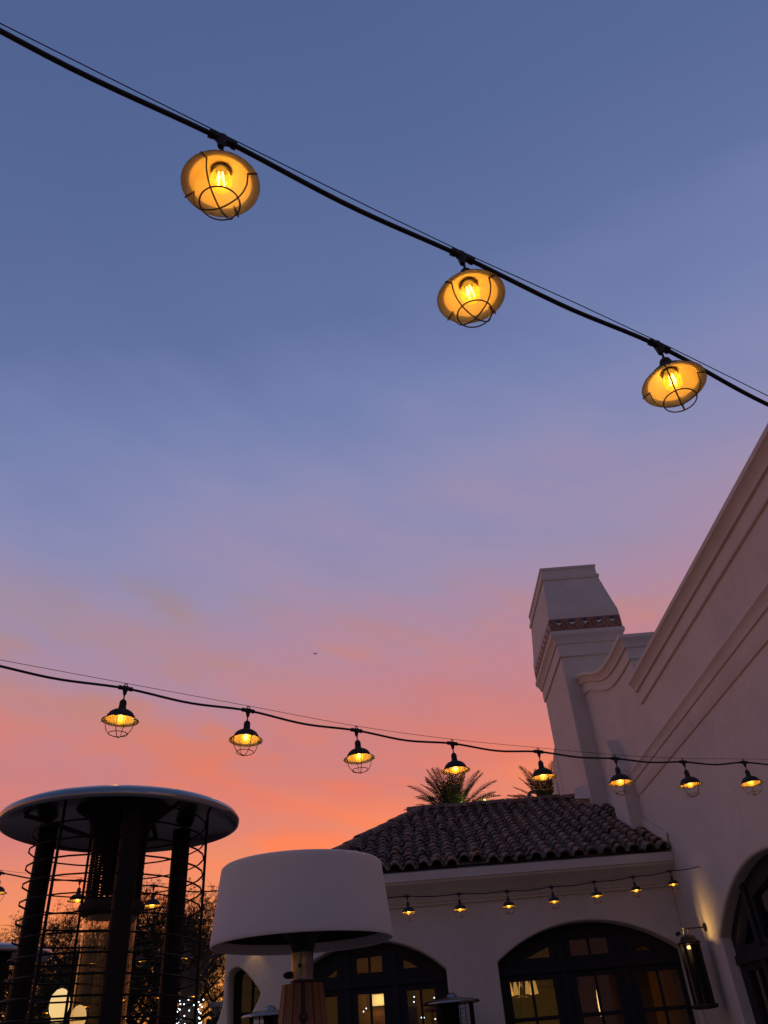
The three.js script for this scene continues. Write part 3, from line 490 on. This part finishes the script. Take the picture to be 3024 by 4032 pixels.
// ------------------------------------------------------------------ caged patio heaters
function cagedHeater(pos, turn, rim, label, full = true) {
  const t = thing('caged_heater', label, 'patio heater', pos, turn, 'round patio heaters with wire cages');
  const y = rim;
  part('lid', lathe([[0.001, 0.062], [0.05, 0.060], [0.12, 0.052], [0.20, 0.040], [0.27, 0.030], [0.325, 0.019], [0.346, 0.008], [0.3545, -0.004], [0.352, -0.016], [0.346, -0.018]], 72).translate(0, y, 0), M.heaterTop, t);
  part('lid_underside', lathe([[0.346, -0.018], [0.338, -0.013], [0.318, 0.002], [0.262, 0.018], [0.19, 0.030], [0.12, 0.040], [0.085, 0.043]], 72).translate(0, y, 0), M.heaterUnder, t);
  part('knob', lathe((full ? [[0.075, 0.052], [0.05, 0.064], [0.001, 0.068]] : [[0.075, 0.052], [0.07, 0.07], [0.05, 0.092], [0.02, 0.102], [0.001, 0.104]]), 28).translate(0, y, 0), M.heaterTop, t);
  part('burner_neck', lathe([[0.14, 0.036], [0.10, 0.01], [0.083, -0.03], [0.080, -0.06]], 36).translate(0, y, 0), M.heater, t);
  // perforated burner: rows of real slots in a drum, seen against the light
  const strips = [];
  for (let k = 0; k < 28; k++) { const a = k / 28 * Math.PI * 2; strips.push(box(-0.0050, 0.0050, y - 0.225, y - 0.055, 0.0755, 0.0775, 0).rotateY(a)); }
  for (let k = 0; k < 22; k++) strips.push(new THREE.TorusGeometry(0.0768, 0.0026, 4, 44).rotateX(Math.PI / 2).translate(0, y - 0.06 - k * 0.0077, 0));
  part('burner_screen', merged(strips), M.heater, t);
  part('burner_core', lathe([[0.001, -0.20], [0.030, -0.20], [0.030, -0.06], [0.001, -0.06]], 20).translate(0, y, 0), M.heater, t);
  part('burner_base', lathe([[0.001, -0.222], [0.078, -0.222], [0.092, -0.232], [0.092, -0.245], [0.076, -0.262], [0.001, -0.262]], 36).translate(0, y, 0), M.bronze, t);
  if (full) {
    part('glass_tube', new THREE.CylinderGeometry(0.072, 0.072, y - 0.262 - 0.72, 48, 1, true).translate(0, (y - 0.262 + 0.72) / 2, 0), M.tube, t);
    for (let k = 0; k < 3; k++) { const a = R(36 + k * 120), d = V(Math.sin(a), 0, Math.cos(a)); part('bracket', tube([0, 0.35, 0.7, 1].map((q) => V(d.x * (0.09 + 0.19 * q), y + 0.0 + 0.010 * Math.sin(q * 1.5) - 0.045 * (1 - q), d.z * (0.09 + 0.19 * q))), 0.007, 12, 6), M.bronze, t); }
  }
  const cage = 0.252;
  for (const k of [0, 1, 2]) { const g = new THREE.CylinderGeometry(0.028, 0.028, y - 0.02, 20).translate(0, (y - 0.02) / 2 + 0.03, cage - 0.016); g.rotateY(R(6 + 120 * k)); part('post', g, M.heater, t); }
  for (const k of [0, 1, 2]) { const a = R(-39 + 120 * k); part('rod', rod(V((cage + 0.004) * Math.sin(a), 0.3, (cage + 0.004) * Math.cos(a)), V((cage + 0.004) * Math.sin(a), y + 0.018, (cage + 0.004) * Math.cos(a)), 0.0042), M.heater, t); }
  const h = []; const pitch = 0.0465; for (let a = 0; a < (y - 0.75) / pitch * 24; a++) { const q = a / 24 * 2 * Math.PI; h.push(V(cage * Math.sin(q), y - 0.005 - a / 24 * pitch, cage * Math.cos(q))); }
  part('cage_wire', new THREE.TubeGeometry(new THREE.CatmullRomCurve3(h), h.length, 0.0026, 4), M.heater, t);
  part('base', lathe([[0.001, 0.0], [0.30, 0.0], [0.30, 0.04], [0.26, 0.06], [0.24, 0.70], [0.20, 0.72], [0.001, 0.72]], 36), M.heater, t);
  return t;
}
cagedHeater([-0.880, 0, -2.450], R(20), 2.186, 'big round dark patio heater with wire cage and glass tube');
cagedHeater([-2.28, 0, -4.504], R(50), 2.105, 'dark caged heater cut off by the picture edge behind the big one', false);
cagedHeater([0.354, 0, -11.40], R(75), 2.022, 'small far caged heater with shiny lid before the doors and wall', false);
cagedHeater([-1.906, 0, -11.30], R(20), 2.036, 'small far caged heater with shiny lid half behind the wooden slats', false);

// ------------------------------------------------------------------ heater with drum lampshade
{
  const t = thing('lampshade_heater', 'patio heater with white fabric drum shade on wooden slat body', 'patio heater', [-0.563, 0, -4.24]);
  part('shade', lathe([[0.436, 2.012], [0.440, 2.014], [0.4415, 2.030], [0.434, 2.09], [0.420, 2.22], [0.408, 2.33], [0.405, 2.352], [0.396, 2.360], [0.25, 2.366], [0.001, 2.370]], 96), M.shade, t);
  part('hem', lathe([[0.436, 2.012], [0.4335, 2.0125], [0.4315, 2.018], [0.4290, 2.058], [0.4315, 2.060]], 96), M.shade, t);
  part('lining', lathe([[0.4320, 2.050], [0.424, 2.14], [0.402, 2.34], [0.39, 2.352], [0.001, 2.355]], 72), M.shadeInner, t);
  part('burner', lathe([[0.001, 2.28], [0.16, 2.28], [0.17, 2.25], [0.10, 2.06], [0.066, 2.03], [0.052, 1.975]], 36), M.iron, t);
  part('neck', lathe([[0.052, 2.02], [0.052, 1.872], [0.0535, 1.870], [0.0535, 1.858], [0.050, 1.856], [0.001, 1.856]], 36), M.steel, t);
  part('control_knob', merged([new THREE.CylinderGeometry(0.014, 0.016, 0.026, 12).rotateZ(Math.PI / 2).translate(-0.066, 1.885, 0.012), new THREE.SphereGeometry(0.010, 10, 8).translate(-0.082, 1.885, 0.012)]), M.iron, t);
  part('sight_hole', new THREE.CylinderGeometry(0.009, 0.009, 0.004, 16).rotateX(Math.PI / 2).translate(-0.006, 1.918, 0.0525), M.iron, t);
  const N = 14, top = 1.845, bot = 0.12, rt = 0.088, rb = 0.30;
  for (let k = 0; k < N; k++) {
    const a = (k + 0.5) / N * 2 * Math.PI + 0.15; if (Math.abs(((a - 0.15 + Math.PI) % (2 * Math.PI)) - Math.PI) < 0.01) continue;
    const wd = (r) => r * Math.sin(Math.PI / N) * 0.93, c = V(Math.sin(a), 0, Math.cos(a)), s = V(Math.cos(a), 0, -Math.sin(a));
    const P = (r, y, q, o) => V(c.x * (r + o) + s.x * q * wd(r), y, c.z * (r + o) + s.z * q * wd(r));
    const g = sweep([[P(rt, top, -1, -0.012), P(rt, top, -1, 0.004), P(rt, top, -0.8, 0.008), P(rt, top, 0.8, 0.008), P(rt, top, 1, 0.004), P(rt, top, 1, -0.012)], [P(rb, bot, -1, -0.012), P(rb, bot, -1, 0.004), P(rb, bot, -0.8, 0.008), P(rb, bot, 0.8, 0.008), P(rb, bot, 1, 0.004), P(rb, bot, 1, -0.012)]]);
    part('wooden_slat', g, woodMats[k % 3], t);
  }
  part('core', lathe([[0.001, 1.846], [0.078, 1.842], [0.288, 0.12], [0.33, 0.10], [0.33, 0], [0.001, 0]], 28), M.iron, t);
  // dark front strap with its round badge
  const a = 0.15, c = V(Math.sin(a), 0, Math.cos(a)), s = V(Math.cos(a), 0, -Math.sin(a)); const Q = (r, y, q, o) => V(c.x * (r + o) + s.x * q, y, c.z * (r + o) + s.z * q);
  part('strap', sweep([[Q(rt, top, -0.009, 0), Q(rt, top, -0.009, 0.011), Q(rt, top, 0.009, 0.011), Q(rt, top, 0.009, 0)], [Q(rb, bot, -0.012, 0), Q(rb, bot, -0.012, 0.011), Q(rb, bot, 0.012, 0.011), Q(rb, bot, 0.012, 0)]]), M.iron, t);
  const bd = new THREE.Group(); bd.name = 'badge'; t.add(bd); bd.position.copy(Q(rt + (rb - rt) * 0.083, 1.712, 0, 0.014)); bd.rotation.set(-0.12, a, 0, 'YXZ');
  part('disc', lathe([[0.001, 0.003], [0.015, 0.003], [0.0165, 0.005], [0.019, 0.005], [0.020, 0.002], [0.020, -0.002]], 28).rotateX(Math.PI / 2), M.iron, bd);
  part('script_mark', tube([V(-0.011, -0.002, 0.0038), V(-0.006, 0.003, 0.0038), V(-0.003, -0.002, 0.0038), V(0.002, 0.003, 0.0038), V(0.005, -0.001, 0.0038), V(0.011, 0.003, 0.0038)], 0.0012, 30, 5), M.steel, bd);
}

// ------------------------------------------------------------------ globe lanterns on posts
function globe(p, label) {
  const t = thing('globe_lantern', label, 'lantern', p, 0, 'white globe lanterns on posts');
  part('post', lathe([[0.09, 0], [0.09, 0.1], [0.045, 0.16], [0.04, 2.02], [0.07, 2.06], [0.07, 2.10], [0.001, 2.10]], 18), M.iron, t);
  part('globe', lathe([[0.07, 2.10], [0.072, 2.15], [0.095, 2.18], [0.112, 2.24], [0.112, 2.30], [0.095, 2.37], [0.05, 2.42], [0.001, 2.435]], 28), lampGlow(1, 0.66, 0.22, 0.85), t);
  part('finial', lathe([[0.03, 2.435], [0.018, 2.47], [0.001, 2.49]], 12), M.iron, t);
  const l = new THREE.PointLight(rgb(1, 0.66, 0.22), 0.5, 0, 2); l.position.set(0, 2.3, 0); l.castShadow = true; l.name = 'globe_light'; t.add(l);
}
globe([-4.244, 0, -10.482], 'glowing white globe lantern low behind the caged heater wires');
globe([-5.04, 0, -13.2], 'second glowing globe lantern, seen through the heater glass tube');

// ------------------------------------------------------------------ trees, palms, hedge, far wall
function feathery(name, label, base, height, spread, n0, turn, leaves, sd) {
  seed = sd;
  const t = thing(name, label, 'tree', base, turn, 'feathery trees behind the heaters');
  const wood = [], tips = [];
  const grow = (p, d, len, r, lev) => {
    const pts = [p.clone()]; let q = p.clone(), dir = d.clone();
    const n = lev < 2 ? 5 : 4;
    for (let i = 0; i < n; i++) { dir.add(V(rr(-1, 1), rr(-0.7, 0.9) + (lev > 2 ? -0.25 : 0.1), rr(-1, 1)).multiplyScalar(0.22)).normalize(); q = q.clone().addScaledVector(dir, len / n); pts.push(q); }
    for (let i = 0; i < n; i++) wood.push(rod(pts[i], pts[i + 1], r * (1 - 0.6 * i / n), r * (1 - 0.6 * (i + 1) / n), lev < 2 ? 7 : lev < 4 ? 4 : 3));
    if (lev >= 3) for (let i = 1; i <= n; i++) tips.push([pts[i], dir.clone()]);
    if (lev >= 5) return;
    const kids = lev === 0 ? n0 : lev < 3 ? 4 : 4;
    for (let k = 0; k < kids; k++) {
      const f = lev === 0 ? 0.55 + 0.45 * k / kids : rr(0.3, 1), at = pts[Math.min(n, Math.max(1, Math.round(f * n)))];
      const side = V(rr(-1, 1), rr(-0.25, 0.9), rr(-1, 1)).normalize();
      grow(at, dir.clone().multiplyScalar(0.55).addScaledVector(side, spread).normalize(), len * rr(0.55, 0.78), r * 0.5, lev + 1);
    }
  };
  grow(V(0, 0, 0), V(0.04, 1, 0), height * 0.36, height * 0.018, 0);
  part('branches', merged(wood), M.bark, t);
  const leaf = (() => { const P = []; for (let k = 0; k < 5; k++) for (const s of [-1, 1]) { const y = 0.014 * k, l = 0.026; P.push(0, y, 0, s * l * 0.6, y + 0.010, 0.004, s * l, y + 0.012, 0, 0, y, 0, s * l, y + 0.012, 0, s * l * 0.55, y - 0.002, -0.003); } const g = new THREE.BufferGeometry(); g.setAttribute('position', new THREE.Float32BufferAttribute(P, 3)); g.computeVertexNormals(); return g; })();
  const im = new THREE.InstancedMesh(leaf, M.leaf, leaves); im.name = 'foliage'; im.userData.kind = 'stuff'; im.castShadow = true; t.add(im);
  const m = new THREE.Matrix4(), qn = new THREE.Quaternion();
  for (let i = 0; i < leaves; i++) { const [p, d] = tips[Math.floor(rnd() * tips.length)]; qn.setFromEuler(new THREE.Euler(rr(1.6, 4.2), rr(0, 6.3), rr(-0.8, 0.8))); const s = rr(0.5, 1.2); m.compose(p.clone().add(V(rr(-0.09, 0.09), rr(-0.20, 0.03), rr(-0.09, 0.09))), qn, V(s, s, s)); im.setMatrixAt(i, m); }
  return t;
}
feathery('feathery_tree', 'feathery half bare tree between caged heater and drum lampshade', [-5.05, 0, -18.6], 6.9, 0.72, 11, 0.4, 20000, 11);
feathery('feathery_tree', 'feathery tree seen through the heater cage by the globe lanterns', [-9.1, 0, -21.0], 6.4, 0.85, 10, 2.2, 13000, 23);
feathery('feathery_tree', 'low feathery tree behind the heater glass tube', [-7.5, 0, -19.0], 6.2, 0.85, 10, 4.0, 13000, 37);

function palm(name, label, base, h, nf, len, glow) {
  seed = 101 + nf;
  const t = thing(name, label, 'palm', base);
  part('trunk', lathe([[0.001, 0], [0.34, 0], [0.24, 0.5], [0.2, h * 0.6], [0.23, h], [0.001, h + 0.1]], 16), M.bark, t);
  for (let k = 0; k < nf; k++) {
    const az = k * 2.39996 + rr(-0.2, 0.2), q = (k + 0.5) / nf, el = R(86 - 74 * q + rr(-7, 7)), L = len * rr(0.8, 1.08), P = [];
    const c = V(Math.sin(az), 0, Math.cos(az)); let p = V(c.x * 0.12, h, c.z * 0.12), a = el; const n = 26, pts = [p];
    for (let i = 0; i < n; i++) { a -= (0.45 + 0.55 * q) / n; p = p.clone().add(V(c.x * Math.cos(a), Math.sin(a), c.z * Math.cos(a)).multiplyScalar(L / n)); pts.push(p); }
    const s = V(c.z, 0, -c.x);
    for (let i = 4; i <= n; i++) for (const sd of [-1, 1]) {
      const f = i / n, ll = L * 0.24 * Math.sin(Math.PI * (0.12 + 0.80 * f)) * rr(0.85, 1.1), tang = pts[i].clone().sub(pts[i - 1]).normalize();
      const d = s.clone().multiplyScalar(sd * 0.75).addScaledVector(tang, 0.75).add(V(0, rr(0.05, 0.3), 0)).normalize(), b = pts[i], w = tang.clone().multiplyScalar(0.026);
      const mid = b.clone().addScaledVector(d, ll * 0.5), e = b.clone().addScaledVector(d, ll).add(V(0, -ll * 0.12, 0));
      P.push(...b.clone().sub(w).toArray(), ...mid.clone().sub(w).toArray(), ...mid.clone().add(w).toArray(), ...b.clone().sub(w).toArray(), ...mid.clone().add(w).toArray(), ...b.clone().add(w).toArray(), ...mid.clone().sub(w).toArray(), ...e.toArray(), ...mid.clone().add(w).toArray());
    }
    const g = new THREE.BufferGeometry(); g.setAttribute('position', new THREE.Float32BufferAttribute(P, 3)); g.computeVertexNormals();
    part('frond', merged([g, new THREE.TubeGeometry(new THREE.CatmullRomCurve3(pts), 14, 0.018, 4)]), M.frond, t);
  }
  if (glow) for (const [x, y, z] of glow) {
    part('spot_light', new THREE.SphereGeometry(0.06, 10, 8).translate(x, y, z), lampGlow(0.75, 0.75, 0.12, 2.0), t);
    const l = new THREE.PointLight(rgb(0.8, 0.78, 0.2), 0.35, 0, 2); l.position.set(x, y, z); l.castShadow = true; l.name = 'palm_light'; t.add(l);
  }
  return t;
}
palm('date_palm', 'palm crown rising behind the tile ridge, fronds against the orange sky', [2.25, 0, -39.7], 10.75, 60, 2.65, [[0.4, 11.22, 0.9], [1.5, 11.30, 0.9]]);
palm('date_palm', 'palm fronds half hidden behind the chimney foot', [7.0, 0, -39.6], 10.65, 50, 2.4, [[0.75, 11.1, 0.9]]);

{ // trunk wrapped in fairy lights
  const t = thing('palm_trunk', 'dark palm trunk with cut frond stubs behind the thin heater rod', 'palm', [-3.93, 0, -15.2]);
  part('trunk', lathe([[0.001, 0], [0.2, 0], [0.165, 0.6], [0.15, 2.0], [0.165, 2.7], [0.15, 2.95], [0.001, 3.0]], 20), M.bark, t);
  for (let k = 0; k < 7; k++) { const a = k * 0.9, c = V(Math.sin(a), 0, Math.cos(a)); part('frond_stub', tube([V(c.x * 0.12, 2.7, c.z * 0.12), V(c.x * 0.24, 2.95, c.z * 0.24), V(c.x * 0.45, 3.15, c.z * 0.45), V(c.x * 0.72, 3.22, c.z * 0.72)], 0.028, 12, 6), M.bark, t); }
  const f = thing('reflection_points', 'cool white fairy lights wound round the palm trunk', 'fairy lights', [-3.93, 0, -15.2]);
  const g = new THREE.SphereGeometry(0.010, 6, 5); const im = new THREE.InstancedMesh(g, lampGlow(0.72, 0.9, 1, 5), 150); im.name = 'fairy_bulb'; im.userData.kind = 'stuff'; f.add(im);
  const m = new THREE.Matrix4(); for (let i = 0; i < 150; i++) { const a = i * 0.83, y = 1.3 + i * 0.0082, r = 0.185 + rr(0, 0.05) + (y < 2.1 ? 0.16 * rnd() : 0); m.makeTranslation(r * Math.sin(a), y + rr(-0.03, 0.03), r * Math.cos(a)); im.setMatrixAt(i, m); }
  part('wire', tube(Array.from({ length: 150 }, (_, i) => V(0.175 * Math.sin(i * 0.83), 1.3 + i * 0.0082, 0.175 * Math.cos(i * 0.83))), 0.003, 300, 3), M.cable, f);
  const l = new THREE.PointLight(rgb(0.75, 0.9, 1), 0.08, 0, 2); l.position.set(0.05, 1.9, 0.4); l.name = 'fairy_light'; l.castShadow = true; f.add(l);
}
function shrub(label, p, w, h, n) {
  const t = thing('shrub', label, 'shrub', p, 0, 'dark shrubs at the foot of the trees');
  const st = []; for (let k = 0; k < 9; k++) st.push(rod(V(0, 0, 0), V(rr(-w, w) * 0.6, h * rr(0.5, 0.85), rr(-w, w) * 0.6), 0.02, 0.006, 5)); part('stems', merged(st), M.bark, t);
  const P = []; for (let i = 0; i < 8; i++) P.push(0, 0, 0, 0.03, 0.04, 0.01, 0, 0.10, 0, 0, 0, 0, 0, 0.10, 0, -0.03, 0.04, 0.01);
  const g = new THREE.BufferGeometry(); g.setAttribute('position', new THREE.Float32BufferAttribute(P.slice(0, 18), 3)); g.computeVertexNormals();
  const im = new THREE.InstancedMesh(g, M.hedge, n); im.name = 'foliage'; im.userData.kind = 'stuff'; t.add(im); const m = new THREE.Matrix4(), q = new THREE.Quaternion();
  for (let i = 0; i < n; i++) { const u = V(rr(-1, 1), rr(0, 1), rr(-1, 1)); if (u.length() > 1) u.normalize(); const b = 1 + 0.35 * fbm(u.x * 2 + p[0], u.y * 2, u.z * 2, 3); q.setFromEuler(new THREE.Euler(rr(-1, 1), rr(0, 6.3), rr(-1, 1))); const s = rr(0.7, 1.5); m.compose(V(u.x * w * b, 0.1 + u.y * h * b, u.z * w * b), q, V(s, s, s)); im.setMatrixAt(i, m); }
}
shrub('dark rounded shrub beside the wing corner under the drum lampshade', [-3.65, 0, -16.6], 0.8, 2.25, 5000);
shrub('dark shrub below the globe lanterns', [-5.6, 0, -13.5], 0.9, 1.95, 5000);
shrub('dark shrub at the picture corner behind the heater post', [-7.4, 0, -14.5], 1.1, 2.2, 5000);
{
  const t = thing('garden_wall', 'low pale stucco wall end beyond the wing corner', 'wall', [-3.85, 0, -18.2]);
  part('wall', box(-0.35, 2.2, 0, 2.52, -0.2, 0.2, 0.02), M.stucco, t); part('coping', box(-0.40, 2.2, 2.52, 2.62, -0.25, 0.25, 0.02), M.trim, t);
}
{ // airliner
  const t = thing('airplane', 'tiny dark airliner far off in the pink sky', 'airplane', [-553.8, 2284, -4873.8]);
  const fm = std({ color: rgb(0.05, 0.04, 0.045), roughness: 0.6 });
  part('fuselage', lathe([[0.01, -19], [1.2, -17.5], [2, -14], [2, 8], [1.2, 15], [0.3, 19]], 16).rotateZ(Math.PI / 2), fm, t);
  const wg = (s) => slab([[-3, 0], [3, 0], [8.5, 16], [6, 16]], [], 0.5, 0.05).rotateX(s * Math.PI / 2);
  part('wing', wg(1), fm, t); part('wing', wg(-1), fm, t); part('tail_fin', slab([[12, 1], [17.5, 1], [20, 7.5], [17.5, 7.5]], [], 0.5, 0.05), fm, t);
  t.rotation.set(R(-12), R(-14), R(-9));
}

renderer.render(scene, camera);
